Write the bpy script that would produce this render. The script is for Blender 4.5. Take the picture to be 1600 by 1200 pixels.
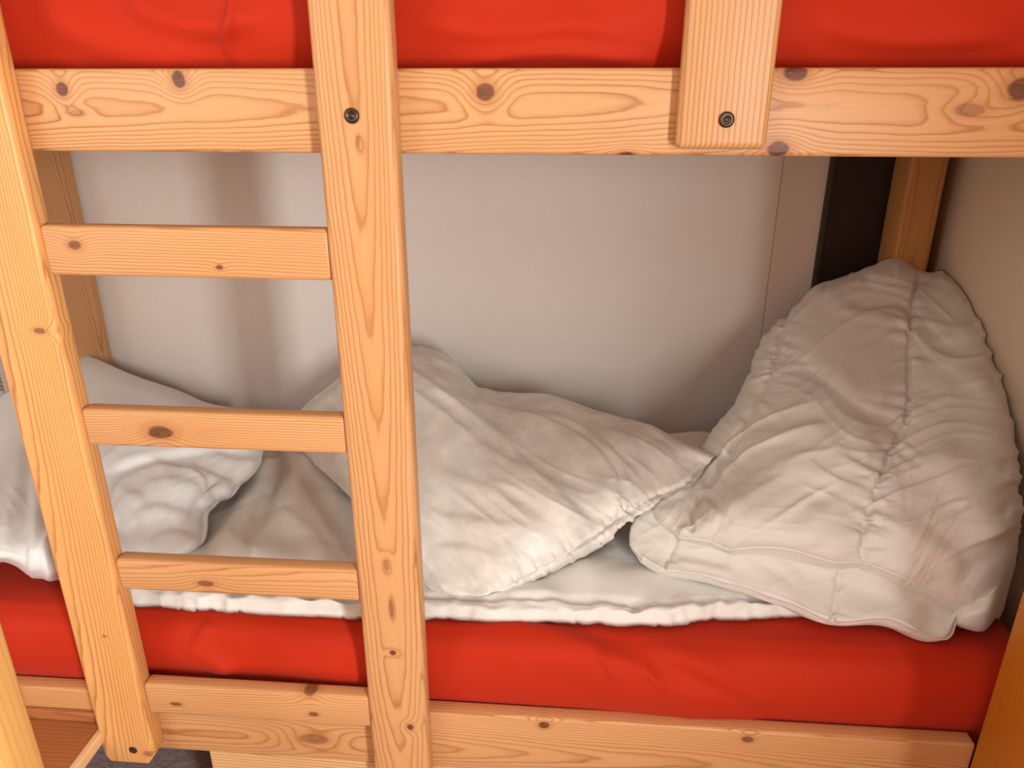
import bpy, bmesh, math, random
import numpy as np
from mathutils import Vector, Matrix

for o in list(bpy.data.objects): bpy.data.objects.remove(o)
SC = bpy.context.scene
COL = SC.collection

# ------------------------------------------------------------------ camera
CZ = 1.5
F, PIT, YAW, ROL = 1158.5, math.radians(21.2375), math.radians(4.38136), math.radians(.08)
_cy, _sy, _cp, _sp = math.cos(YAW), math.sin(YAW), math.cos(PIT), math.sin(PIT)
FW = np.array([-_sy*_cp, _cy*_cp, -_sp]); _r = np.array([_cy, _sy, 0.]); _u = np.cross(_r, FW)
RT = _r*math.cos(ROL)+_u*math.sin(ROL); UP = -_r*math.sin(ROL)+_u*math.cos(ROL)
cd = bpy.data.cameras.new('camera'); cam = bpy.data.objects.new('camera', cd); COL.objects.link(cam)
cd.sensor_fit = 'HORIZONTAL'; cd.sensor_width = 36; cd.lens = 36*F/1600; cd.clip_start = .02
cam.matrix_world = Matrix(((RT[0], UP[0], -FW[0], 0), (RT[1], UP[1], -FW[1], 0), (RT[2], UP[2], -FW[2], CZ), (0, 0, 0, 1)))
SC.camera = cam

# ------------------------------------------------------------------ world, lamps, exposure
SC.view_settings.view_transform = 'Standard'; SC.view_settings.look = 'None'
SC.view_settings.gamma = 1; SC.view_settings.use_curve_mapping = False
SC.view_settings.exposure = 0.08
W = bpy.data.worlds.new('world'); SC.world = W; W.use_nodes = True
W.node_tree.nodes['Background'].inputs[0].default_value = (1.0, .38, .11, 1)
W.node_tree.nodes['Background'].inputs[1].default_value = .62

def area(name, loc, target, sx, sy, power, color):
    l = bpy.data.lights.new(name, 'AREA'); l.shape = 'RECTANGLE'; l.size = sx; l.size_y = sy
    l.energy = power; l.color = color
    o = bpy.data.objects.new(name, l); COL.objects.link(o); o.location = loc
    o.rotation_euler = (Vector(target)-Vector(loc)).to_track_quat('-Z', 'Y').to_euler()
    return o
area('window_daylight', (.90, -.82, 1.25), (-.30, -.86, 1.22), .34, .95, 82, (.95, 1.0, .97))
area('left_fill', (-1.75, -.9, 1.85), (-.8, 1.2, 1.3), .8, .9, 12, (.80, .95, 1.0))  # added soft cool fill from the left, no window stands there

# ------------------------------------------------------------------ image <-> world helpers (for laying things out in plan)
def U(px, py, Y=None, Z=None):
    d = FW*F+RT*(px-800)-UP*(py-600)
    t = Y/d[1] if Y is not None else (Z-CZ)/d[2]
    q = d*t; q[2] += CZ
    return q
def PR(P):
    P = np.asarray(P, float)-[0, 0, CZ]; d = P@FW
    return 800+F*(P@RT)/d, 600-F*(P@UP)/d

# ------------------------------------------------------------------ materials
def mat(name):
    m = bpy.data.materials.new(name); m.use_nodes = True
    nt = m.node_tree; b = nt.nodes['Principled BSDF']
    return m, nt, b
def N(nt, t, **kw):
    n = nt.nodes.new(t)
    for k, v in kw.items(): setattr(n, k, v)
    return n
def L(nt, a, b): nt.links.new(a, b)
def M(nt, op, a, b=None, c=None, clamp=False):
    n = N(nt, 'ShaderNodeMath', operation=op); n.use_clamp = clamp
    for i, v in enumerate((a, b, c)):
        if v is None: continue
        if isinstance(v, (int, float)): n.inputs[i].default_value = v
        else: L(nt, v, n.inputs[i])
    return n.outputs[0]
def VM(nt, op, a, b=None):
    n = N(nt, 'ShaderNodeVectorMath', operation=op)
    for i, v in enumerate((a, b)):
        if v is None: continue
        if isinstance(v, (tuple, list)): n.inputs[i].default_value = v
        else: L(nt, v, n.inputs[i])
    return n.outputs[0]
def noise(nt, vec, scale, detail=2, rough=.5):
    n = N(nt, 'ShaderNodeTexNoise'); n.inputs['Scale'].default_value = scale
    n.inputs['Detail'].default_value = detail; n.inputs['Roughness'].default_value = rough
    L(nt, vec, n.inputs['Vector']); return n.outputs['Fac']
def mixc(nt, f, a, b, bt='MIX'):
    n = N(nt, 'ShaderNodeMix', data_type='RGBA', blend_type=bt)
    if isinstance(f, (int, float)): n.inputs[0].default_value = f
    else: L(nt, f, n.inputs[0])
    for i, v in ((6, a), (7, b)):
        if isinstance(v, (tuple, list)): n.inputs[i].default_value = (*v, 1) if len(v) == 3 else v
        else: L(nt, v, n.inputs[i])
    return n.outputs[2]
def ramp(nt, f, stops, smooth=False):
    n = N(nt, 'ShaderNodeValToRGB'); L(nt, f, n.inputs[0])
    if smooth: n.color_ramp.interpolation = 'EASE'
    e = n.color_ramp.elements
    while len(e) < len(stops): e.new(.5)
    for i, (p, c) in enumerate(stops):
        e[i].position = p; e[i].color = (*c, 1) if isinstance(c, (tuple, list)) else (c, c, c, 1)
    return n.outputs[0]
def mapr(nt, f, a, b, c, d):
    n = N(nt, 'ShaderNodeMapRange'); L(nt, f, n.inputs[0])
    for i, v in enumerate((a, b, c, d)): n.inputs[i+1].default_value = v
    return n.outputs[0]
def bump(nt, b, h, strength, dist):
    n = N(nt, 'ShaderNodeBump'); n.inputs['Strength'].default_value = strength
    n.inputs['Distance'].default_value = dist; L(nt, h, n.inputs['Height'])
    L(nt, n.outputs[0], b.inputs['Normal'])

# local board frame: X = along the grain, Y = across the visible face, Z = out of the visible face
def wood(name, seed=0, knots=(), pith=(0, -.045), freq=190, tilt=.02, wob=.014,
         light=(.70, .375, .165), dark=(.37, .125, .03), rough=.42, tint=1.0):
    """knots: (x, y, rx, ry[, darkness]) in the board's own metres; pith: (across, behind) of the tree's centre"""
    rnd = random.Random(seed); m, nt, b = mat(name)
    tc = N(nt, 'ShaderNodeTexCoord').outputs['Object']
    off = VM(nt, 'ADD', tc, (rnd.uniform(-50, 50), rnd.uniform(-50, 50), rnd.uniform(-50, 50)))
    low = noise(nt, VM(nt, 'MULTIPLY', off, (1.3, 4, 4)), 1, 1)
    low2 = noise(nt, VM(nt, 'MULTIPLY', off, (4, 11, 11)), 1, 2)
    low3 = noise(nt, VM(nt, 'MULTIPLY', off, (25, 90, 90)), 1, 1)
    s = N(nt, 'ShaderNodeSeparateXYZ'); L(nt, tc, s.inputs[0]); X, Y, Z = s.outputs
    yy = M(nt, 'ADD', M(nt, 'SUBTRACT', Y, pith[0]), M(nt, 'MULTIPLY', M(nt, 'SUBTRACT', low2, .5), wob*1.2))
    zz = M(nt, 'ADD', M(nt, 'SUBTRACT', Z, pith[1]), M(nt, 'MULTIPLY', X, tilt))
    zz = M(nt, 'ADD', zz, M(nt, 'MULTIPLY', M(nt, 'SUBTRACT', low, .5), wob*3.2))
    r = M(nt, 'SQRT', M(nt, 'ADD', M(nt, 'MULTIPLY', yy, yy), M(nt, 'MULTIPLY', zz, zz)))
    r = M(nt, 'ADD', r, M(nt, 'MULTIPLY', low3, .0012))
    kmask = None; hmask = None
    for k in knots:
        kx, ky, rx, ry = k[:4]; dk = k[4] if len(k) > 4 else 1
        d = VM(nt, 'MULTIPLY', VM(nt, 'SUBTRACT', tc, (kx, ky, 0)), (1/rx, 1/ry, 0))
        d = N(nt, 'ShaderNodeVectorMath', operation='LENGTH').inputs[0].node if False else d
        ln = N(nt, 'ShaderNodeVectorMath', operation='LENGTH'); L(nt, d, ln.inputs[0]); dd = ln.outputs['Value']
        g = M(nt, 'POWER', 2.718, M(nt, 'MULTIPLY', M(nt, 'MULTIPLY', dd, dd), -.16))
        r = M(nt, 'ADD', r, M(nt, 'MULTIPLY', g, .011*min(1.6, ry/.009)))
        dn = M(nt, 'ADD', dd, M(nt, 'MULTIPLY', M(nt, 'SUBTRACT', low3, .5), .5))
        km = M(nt, 'MULTIPLY', mapr(nt, dn, .85, 1.12, 1, 0), dk)
        hm = M(nt, 'MULTIPLY', mapr(nt, dn, 1.0, 2.2, 1, 0), .55*dk)
        kmask = km if kmask is None else M(nt, 'MAXIMUM', kmask, km)
        hmask = hm if hmask is None else M(nt, 'MAXIMUM', hmask, hm)
    ph = M(nt, 'FRACT', M(nt, 'MULTIPLY', r, freq))
    ring = ramp(nt, ph, [(0, .25), (.12, 0), (.55, .06), (.78, .42), (.90, 1), (.97, .8), (1, .25)])
    vary = noise(nt, VM(nt, 'MULTIPLY', off, (3, 26, 26)), 1, 3)
    ring = M(nt, 'MULTIPLY', ring, mapr(nt, vary, .3, .7, .6, 1.0))
    fib = noise(nt, VM(nt, 'MULTIPLY', off, (14, 620, 620)), 1, 2)
    L1 = tuple(c*tint for c in light); D1 = tuple(c*tint for c in dark)
    c = mixc(nt, ring, L1, D1)
    big = noise(nt, VM(nt, 'MULTIPLY', off, (1.7, 9, 9)), 1, 2)
    c = mixc(nt, mapr(nt, big, .3, .75, 0, .38), c, tuple(x*y for x, y in zip(L1, (.86, .70, .52))))
    c = mixc(nt, mapr(nt, fib, .35, .7, 0, .22), c, (L1[0]*.70, L1[1]*.58, L1[2]*.45))
    if kmask is not None:
        c = mixc(nt, hmask, c, (.42*tint, .15*tint, .045*tint))
        rr = M(nt, 'FRACT', M(nt, 'MULTIPLY', low3, 5.0))
        c = mixc(nt, kmask, c, mixc(nt, rr, (.20, .068, .03), (.115, .040, .019)))
    L(nt, c, b.inputs['Base Color'])
    b.inputs['Roughness'].default_value = rough; b.inputs['Specular IOR Level'].default_value = .35
    bump(nt, b, M(nt, 'ADD', ring, M(nt, 'MULTIPLY', fib, .6)), .12, .0006)
    return m

def cloth_mat(name, col, rough=.6, sheen=.3, wr=.5, sheen_blotch=0, weave=.25, spec=.35, trans=0, wscale=1.0):
    m, nt, b = mat(name)
    tc = N(nt, 'ShaderNodeTexCoord').outputs['Object']
    n1 = noise(nt, tc, 22*wscale, 4, .6); n2 = noise(nt, VM(nt, 'MULTIPLY', tc, (1, 1.6, 1.2)), 60*wscale, 3, .6)
    w = noise(nt, tc, 1500, 1)
    h = M(nt, 'ADD', M(nt, 'MULTIPLY', n1, 1.0), M(nt, 'MULTIPLY', n2, .35))
    n = N(nt, 'ShaderNodeBump'); n.inputs['Strength'].default_value = wr; n.inputs['Distance'].default_value = .006
    L(nt, h, n.inputs['Height'])
    n_ = N(nt, 'ShaderNodeBump'); n_.inputs['Strength'].default_value = weave; n_.inputs['Distance'].default_value = .0004
    L(nt, w, n_.inputs['Height']); L(nt, n.outputs[0], n_.inputs['Normal']); L(nt, n_.outputs[0], b.inputs['Normal'])
    b.inputs['Base Color'].default_value = (*col, 1)
    if sheen_blotch:
        bl = noise(nt, VM(nt, 'MULTIPLY', tc, (1, 1, 1.5)), 14, 3, .55)
        L(nt, mixc(nt, mapr(nt, bl, .4, .62, 0, sheen_blotch), (*col,), tuple(min(.93, c*1.25) for c in col)), b.inputs['Base Color'])  # paler blotches paint dappled sheen into the base colour
        L(nt, mapr(nt, bl, .4, .62, rough, rough-.22), b.inputs['Roughness'])
    else: b.inputs['Roughness'].default_value = rough
    b.inputs['Specular IOR Level'].default_value = spec
    b.inputs['Sheen Weight'].default_value = sheen; b.inputs['Sheen Roughness'].default_value = .5
    return m

def plaster(name, col, bs=.8, sc=230):
    m, nt, b = mat(name)
    tc = N(nt, 'ShaderNodeTexCoord').outputs['Object']
    n1 = noise(nt, VM(nt, 'MULTIPLY', tc, (1, 1, 1.6)), sc, 3, .6); n2 = noise(nt, tc, 3, 3)
    L(nt, mixc(nt, mapr(nt, n2, .3, .7, 0, .12), col, tuple(c*.9 for c in col)), b.inputs['Base Color'])
    b.inputs['Roughness'].default_value = .75; b.inputs['Specular IOR Level'].default_value = .25
    bump(nt, b, n1, bs, .0015)
    return m
def plain(name, col, rough=.5, metal=0):
    m, nt, b = mat(name)
    tc = N(nt, 'ShaderNodeTexCoord').outputs['Object']
    n1 = noise(nt, tc, 90, 3)
    L(nt, mixc(nt, mapr(nt, n1, .3, .7, 0, .35), col, tuple(c*.72 for c in col)), b.inputs['Base Color'])
    b.inputs['Roughness'].default_value = rough; b.inputs['Metallic'].default_value = metal
    return m

# ------------------------------------------------------------------ object helpers
def link(name, me, m=None, parent=None, loc=None, rot=None):
    o = bpy.data.objects.new(name, me); COL.objects.link(o)
    if m: me.materials.append(m)
    if loc is not None: o.location = loc
    if rot is not None: o.rotation_euler = rot
    if parent: o.parent = parent
    return o
def empty(name, loc, label, cat, group=None):
    o = bpy.data.objects.new(name, None); COL.objects.link(o); o.location = loc; o.empty_display_size = .1
    o['label'] = label; o['category'] = cat
    if group: o['group'] = group
    return o
def struct(o): o['kind'] = 'structure'; return o
def smooth(me):
    me.polygons.foreach_set('use_smooth', [True]*len(me.polygons)); me.update()
def box_mesh(name, sx, sy, sz, bev=.004, seg=3, taper=None):
    bm = bmesh.new(); bmesh.ops.create_cube(bm, size=1)
    for v in bm.verts: v.co = Vector((v.co.x*sx, v.co.y*sy, v.co.z*sz))
    if bev: bmesh.ops.bevel(bm, geom=bm.edges[:], offset=bev, segments=seg, profile=.5, affect='EDGES')
    me = bpy.data.meshes.new(name); bm.to_mesh(me); bm.free()
    if bev:
        smooth(me)
        try: me.set_sharp_from_angle(angle=math.radians(50))
        except Exception: pass
    return me
ROT_H = (math.pi/2, 0, 0)                 # board along world X, face towards the camera (-Y)
ROT_V = (math.pi/2, -math.pi/2, 0)        # board standing up, face towards the camera
def board(name, x0, x1, y0, y1, z0, z1, m, parent, vert=False, bev=.006, seg=3):
    """a board filling the world box; local X runs along the grain, local Z out of the face seen in the photo"""
    px, py, pz = parent.location if parent else (0, 0, 0)
    c = ((x0+x1)/2-px, (y0+y1)/2-py, (z0+z1)/2-pz)
    if vert: me = box_mesh(name, z1-z0, x1-x0, y1-y0, bev, seg); R = Matrix(((0, 1, 0), (0, 0, -1), (-1, 0, 0))).to_euler()
    else: me = box_mesh(name, x1-x0, z1-z0, y1-y0, bev, seg); R = ROT_H
    return link(name, me, m, parent, c, R)
def kn(px, py, Y, x0, x1, z0, z1, rx, ry, d=1, vert=False):
    """a knot seen at a photo point, in the board's own frame"""
    q = U(px, py, Y=Y); cx, cz = (x0+x1)/2, (z0+z1)/2
    return (-(q[2]-cz), (q[0]-cx), rx, ry, d) if vert else (q[0]-cx, q[2]-cz, rx, ry, d)
def lathe(name, prof, n, m, parent, loc, rot):
    bm = bmesh.new(); rings = []
    for r, h in prof:
        rings.append([bm.verts.new((r*math.cos(2*math.pi*i/n), r*math.sin(2*math.pi*i/n), h)) for i in range(n)])
    for a, b in zip(rings, rings[1:]):
        for i in range(n): bm.faces.new((a[i], a[(i+1) % n], b[(i+1) % n], b[i]))
    bm.faces.new(rings[0][::-1]); bm.faces.new(rings[-1])
    me = bpy.data.meshes.new(name); bm.to_mesh(me); bm.free(); smooth(me)
    return link(name, me, m, parent, loc, rot)

# ------------------------------------------------------------------ room shell
WY = 1.95; WX = .905
m_wall = plaster('wall_plaster', (.80, .74, .69)); m_wallr = plaster('wall_plaster_warm_bounce', (.76, .60, .45), .7)  # side plaster tinted warmer, warm bounced light put into its colour
def slab(name, x0, x1, y0, y1, z0, z1, m):
    me = box_mesh(name, x1-x0, y1-y0, z1-z0, 0)
    return struct(link(name, me, m, None, ((x0+x1)/2, (y0+y1)/2, (z0+z1)/2)))
XS = U(1205, 400, Y=WY)[0]; XD = U(1291, 290, Y=WY-.002)[0]
slab('wall_back', -2.3, XS, WY, WY+.1, 0, 2.45, m_wall)
slab('trim_3', XS+.0015, XD, WY+.0005, WY+.1, 0, 2.45, m_wall)          # the strip of wall past the joint
slab('wall_right', WX, WX+.1, -.62, WY+.1, 0, 2.45, m_wallr)
slab('wall_right', WX, WX+.1, -2.2, -1.02, 0, 2.45, m_wallr)
slab('wall_right', WX, WX+.1, -1.02, -.62, 0, .76, m_wallr)
slab('wall_right', WX, WX+.1, -1.02, -.62, 1.76, 2.45, m_wallr)
slab('wall_left', -2.4, -2.3, -2.2, WY+.1, 0, 2.45, m_wall)
slab('ceiling', -2.4, 2.2, -2.2, WY+.1, 2.45, 2.55, m_wall)
m_dark = plain('dark_stained_panel', (.022, .010, .007), .6); m_green = plain('dark_green_edge', (.045, .045, .028), .6)
slab('trim_1', XD+.010, WX, WY-.006, WY+.1, 0, 2.45, m_dark)
slab('trim_2', XD, XD+.010, WY-.012, WY+.1, 0, 2.45, m_green)
m_carpet, nt, b = mat('grey_carpet')
tc = N(nt, 'ShaderNodeTexCoord').outputs['Object']
n1 = noise(nt, VM(nt, 'MULTIPLY', tc, (90, 260, 90)), 1, 3, .7)
L(nt, ramp(nt, n1, [(.3, (.22, .15, .16)), (.7, (.50, .38, .38))]), b.inputs['Base Color'])
b.inputs['Roughness'].default_value = .95; bump(nt, b, n1, .8, .004)
slab('floor', -2.4, 2.2, -2.2, WY+.1, -.1, 0, m_carpet)

# ------------------------------------------------------------------ bunk bed
D = 1.044
bed = empty('bunk_bed', (0, 1.4, 0), 'knotty pine bunk bed with a built-in ladder, standing against the back wall', 'bunk bed')
XL = -1.30; XR = .86
# upper side rail
uz0, uz1 = 1.426, 1.534
K = lambda px, py, rx, ry, d=1: kn(px, py, D, XL, 1.1, uz0, uz1, rx, ry, d)
board('side_rail', XL, 1.1, D, D+.032, uz0, uz1,
      wood('pine_upper_rail', 3, [K(97, 139, .0085, .009), K(279, 124, .0095, .010), K(120, 176, .011, .004, .35), K(758, 144, .0125, .011, .9), K(978, 243, .011, .005),
           K(1243, 114, .015, .009), K(1216, 233, .014, .010), K(1598, 138, .018, .014, .95), K(1515, 172, .020, .008, .45)], pith=(.004, -.042), freq=300, tilt=.014, wob=.012), bed)
# lower side rail
lz0, lz1 = .300, .438
K = lambda px, py, rx, ry, d=1: kn(px, py, D, XL, .74, lz0, lz1, rx, ry, d)
board('side_rail', XL, .74, D, D+.032, lz0, lz1,
      wood('pine_lower_rail', 9, [K(490, 1155, .030, .012, .5), K(850, 1133, .010, .008), K(1168, 1155, .010, .007, .8)], pith=(-.02, -.06), freq=300, wob=.009), bed)
# back rails and end boards
mw = wood('pine_plain', 17, pith=(.0, -.05), tint=.97)
for z0, z1 in ((uz0, uz1), (lz0, lz1)):
    board('back_rail', -1.24, .79, 1.86, 1.888, z0, z1, mw, bed)
    pl = board('bed_base', -1.24, .79, D+.034, 1.858, z0+.02, z0+.045, mw, bed, bev=.002)
# corner posts at the wall
q0 = U(1426, 249, Y=1.835); xb0 = q0[0]; xb1 = U(1485, 249, Y=1.835)[0]
board('corner_post', xb0, xb1, 1.835, 1.935, 0, 2.0, wood('pine_post_right', 21, [(-.55, .02, .01, .006, .6)], pith=(.0, -.03), tint=.8, light=(.72, .36, .12), dark=(.46, .19, .05)), bed, True, .008)
xl1 = U(112, 249, Y=1.93)[0]
board('corner_post', xl1-.09, xl1, 1.75, 1.935, 0, 2.0, wood('pine_post_left', 22, [kn(113, 292, 1.84, xl1-.09, xl1, 0, 2, .012, .006, .8, True)], pith=(.0, -.04)), bed, True, .008)
board('end_board', xb0+.02, xb1-.02, 1.08, 1.83, 1.45, 1.62, mw, bed)
board('end_board', xl1-.06, xl1-.03, 1.08, 1.83, 1.45, 1.62, mw, bed)
board('end_board', xl1-.06, xl1-.03, 1.08, 1.83, .30, .44, mw, bed)
board('corner_post', -1.39, -1.30, D-.001, D+.09, 0, 2.0, mw, bed, True, .008)
# guard board
g0, g1 = .134, .249
m_bolt = plain('dark_bronze_bolt', (.10, .065, .05), .32, .9); m_hole = plain('hole_dark', (.03, .015, .01), .8)
def bolt(px, py, Y, parent, r=.0098):
    q = U(px, py, Y=Y); pl = parent.location; gp = parent.parent.location if parent.parent else Vector()
    w = Vector(q)-Vector(bed.location)
    o = lathe('bolt', [(r, .0002), (r, .0022), (r*.86, .0038), (r*.5, .0046), (r*.46, .0030), (r*.30, .0029), (r*.28, .0040), (0.0004, .0042)], 24, m_bolt, bed, w, (math.pi/2, 0, 0))
    o.parent = parent
    o.matrix_parent_inverse = Matrix()
    if parent is not bed:
        if parent.type == 'MESH':
            M_ = Matrix.LocRotScale(parent.location, parent.rotation_euler, None)
            o.matrix_local = M_.inverted() @ Matrix.LocRotScale(w, Vector((0, 0, 0)).to_track_quat('Z', 'Y') if False else Matrix.Rotation(math.pi/2, 3, 'X').to_quaternion(), None)
    return o
gb = board('guard_board', g0, g1, D-.027, D-.0005, 1.436, 2.1,
           wood('pine_guard_board', 31, pith=(.20, -.10), freq=165, wob=.004, tilt=.004, light=(.70, .375, .165)), bed, True, .009, 4)
bolt(1135, 187, D-.027, gb)
# ladder
lad = bpy.data.objects.new('ladder', None); COL.objects.link(lad); lad.parent = bed; lad.location = (0, 0, 0)
def lboard(*a, **k):
    o = board(*a, **k); o.parent = lad; return o
LY = D-.042
def lrail(x0, x1, z0, z1, m, cut=False):
    """ladder rail: wide softly rounded edges, clipped lower corners on the short one"""
    bm = bmesh.new(); w = x1-x0; h = z1-z0; t = .0415; c = .016 if cut else .0
    pts = [(-h/2, -w/2), (-h/2, w/2), (h/2-c*1.4, w/2), (h/2, w/2-c), (h/2, -w/2+c), (h/2-c*1.4, -w/2)] if cut else [(-h/2, -w/2), (-h/2, w/2), (h/2, w/2), (h/2, -w/2)]
    lo = [bm.verts.new((x, y, -t/2)) for x, y in pts]; hi = [bm.verts.new((x, y, t/2)) for x, y in pts]
    bm.faces.new(lo[::-1]); bm.faces.new(hi); n = len(pts)
    for i in range(n): bm.faces.new((lo[i], lo[(i+1) % n], hi[(i+1) % n], hi[i]))
    bmesh.ops.recalc_face_normals(bm, faces=bm.faces[:])
    bmesh.ops.bevel(bm, geom=[e for e in bm.edges if abs(e.verts[0].co.x-e.verts[1].co.x) > .5], offset=.011, segments=4, profile=.5, affect='EDGES')
    me = bpy.data.meshes.new('ladder_rail'); bm.to_mesh(me); bm.free(); smooth(me)
    try: me.set_sharp_from_angle(angle=math.radians(40))
    except Exception: pass
    R = Matrix(((0, 1, 0), (0, 0, -1), (-1, 0, 0))).to_euler()
    return link('ladder_rail', me, m, lad, ((x0+x1)/2, LY+t/2-1.4, (z0+z1)/2), R)
la, lb = -.862, -.756
K = lambda px, py, rx, ry, d=1: kn(px, py, LY, la, lb, .31, 2.05, rx, ry, d, True)
lr = lrail(la, lb, .31, 2.05, wood('pine_ladder_left', 41, [K(62, 517, .005, .009, .7), K(100, 470, .016, .007, .75), K(163, 994, .003, .003, .6), K(12, 22, .022, .010, .8), K(232, 1178, .007, .010, .5), K(252, 1160, .012, .004, .7)],
     pith=(-.045, -.04), freq=270, wob=.009, light=(.82, .42, .15)), True)
ra, rb = -.334, -.229
K = lambda px, py, rx, ry, d=1: kn(px, py, LY, ra, rb, 0, 2.05, rx, ry, d, True)
rr_ = lrail(ra, rb, 0, 2.05, wood('pine_ladder_right', 47, [K(604, 884, .011, .005, .45), K(612, 950, .018, .004, .6), K(614, 1020, .005, .005), K(641, 1136, .006, .006), K(560, 222, .008, .003, .4)],
     pith=(.002, -.030), freq=270, wob=.010, tilt=.022, light=(.70, .375, .165)))
def lbolt(px, py, hole=False):
    q = Vector(U(px, py, Y=LY-.0003))-bed.location
    if hole:
        o = lathe('bolt_hole', [(.008, .0001), (.008, .0006), (.0062, .0008), (.0004, .0007)], 20, m_hole, lad, q, (math.pi/2, 0, 0))
    else:
        r = .0098
        o = lathe('bolt', [(r, .0002), (r, .0022), (r*.86, .0038), (r*.5, .0046), (r*.46, .0030), (r*.30, .0029), (r*.28, .0040), (.0004, .0042)], 24, m_bolt, lad, q, (math.pi/2, 0, 0))
lbolt(550, 181); lbolt(208, 1172, True)
RY = LY+.010
rungs = [(1.254, 1.327, [(116, 383, .010, .007, .8), (343, 418, .005, .003, .9)], 51, (-.10, -.08), 300), (.979, 1.042, [(250, 675, .020, .011, .95)], 52, (.12, -.09), 300),
         (.702, .764, [(322, 912, .014, .006, .7)], 53, (.03, -.05), 290), (.424, .494, [(482, 1080, .014, .012, .8), (275, 1100, .010, .004, .8), (490, 1116, .009, .005, .8)], 54, (.09, -.06), 230)]
for z0, z1, ks, sd, pi_, fr in rungs:
    kk = [kn(a, b_, RY, lb, ra, z0, z1, c_, d_, e_) for a, b_, c_, d_, e_ in ks]
    board('rung', lb-.001, ra+.001, RY, RY+.030, z0, z1, wood('pine_rung', sd, kk, pith=pi_, freq=fr, wob=.007), bed, bev=.007).parent = lad

# ------------------------------------------------------------------ cloth tools
def cr(P, n):
    """Catmull-Rom resample of rows of P (k,...) to n rows"""
    P = np.asarray(P, float); k = len(P)
    Q = np.concatenate([[2*P[0]-P[1]], P, [2*P[-1]-P[-2]]])
    t = np.linspace(0, k-1, n); i = np.minimum(t.astype(int), k-2); f = (t-i).reshape(-1, *([1]*(P.ndim-1)))
    a, b, c, d = Q[i], Q[i+1], Q[i+2], Q[i+3]
    return .5*((2*b)+(-a+c)*f+(2*a-5*b+4*c-d)*f*f+(-a+3*b-3*c+d)*f**3)
def netgrid(net, n, m):
    return cr(np.swapaxes(cr(np.asarray(net, float), n), 0, 1), m).swapaxes(0, 1)
def normals(P):
    du = np.gradient(P, axis=0); dv = np.gradient(P, axis=1)
    n = np.cross(du, dv); return n/np.maximum(1e-9, np.linalg.norm(n, axis=-1, keepdims=True))
def blur(A, k=1):
    for _ in range(k):
        for ax in (0, 1):
            s = [slice(None)]*A.ndim; e = A.copy()
            a = np.take(A, range(1, A.shape[ax]), ax); z = np.take(A, range(0, A.shape[ax]-1), ax)
            up = np.concatenate([a, np.take(A, [-1], ax)], ax); dn = np.concatenate([np.take(A, [0], ax), z], ax)
            A = (dn+2*A+up)/4
    return A
def snoise(n, m, sc, seed):
    r = np.random.RandomState(seed); k = max(3, int(sc)); g = r.randn(k, max(3, int(sc*m/n)))
    return netgrid(g[..., None], n, m)[..., 0]
def seg_dist(px, py, line):
    """signed distance in photo pixels and position along a polyline"""
    line = cr(np.array(line, float), max(8, 6*len(line)))
    best = np.full(px.shape, 1e9); sg = np.zeros(px.shape); al = np.zeros(px.shape); Lt = 0
    T = np.sum(np.hypot(*(line[1:]-line[:-1]).T))
    for a, b in zip(line[:-1], line[1:]):
        d = b-a; l = np.hypot(*d)
        if l < 1e-6: continue
        t = np.clip(((px-a[0])*d[0]+(py-a[1])*d[1])/l**2, 0, 1)
        ex, ey = px-(a[0]+t*d[0]), py-(a[1]+t*d[1]); q = np.hypot(ex, ey); s = np.sign(d[0]*ey-d[1]*ex)
        m = q < best; best = np.where(m, q, best); sg = np.where(m, s, sg); al = np.where(m, (Lt+t*l)/T, al); Lt += l
    return best*np.where(sg == 0, 1, sg), al
def apply_folds(P, folds, nrm=None):
    """folds: (polyline px, height m, width a px (left of travel), width b px, ends)"""
    px, py = PR(P.reshape(-1, 3)); px = px.reshape(P.shape[:2]); py = py.reshape(P.shape[:2])
    n = normals(P) if nrm is None else nrm
    H = np.zeros(P.shape[:2])
    for f in folds:
        d, al = seg_dist(px, py, f[0]); h, wa, wb = f[1:4]
        prof = np.where(d < 0, np.exp(-(d/wa)**2), np.exp(-(d/wb)**2))
        fade = np.clip(np.sin(np.pi*np.clip(al, 0.0, 1.0))*1.6+ (.25 if len(f) > 4 else 0), 0, 1)
        H += h*prof*fade
    return P+n*H[..., None]
def vn(x, y, seed):
    """smooth value noise at any coordinates, about -1..1"""
    r = np.random.RandomState(seed); T = r.rand(64, 64)*2-1
    xi = np.floor(x).astype(int); yi = np.floor(y).astype(int); fx = x-xi; fy = y-yi
    fx = fx*fx*fx*(fx*(fx*6-15)+10); fy = fy*fy*fy*(fy*(fy*6-15)+10)
    a = T[xi % 64, yi % 64]; b = T[(xi+1) % 64, yi % 64]; c = T[xi % 64, (yi+1) % 64]; d = T[(xi+1) % 64, (yi+1) % 64]
    return (a*(1-fx)+b*fx)*(1-fy)+(c*(1-fx)+d*fx)*fy
def pxof(P):
    px, py = PR(P.reshape(-1, 3)); return px.reshape(P.shape[:2]), py.reshape(P.shape[:2])
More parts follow.
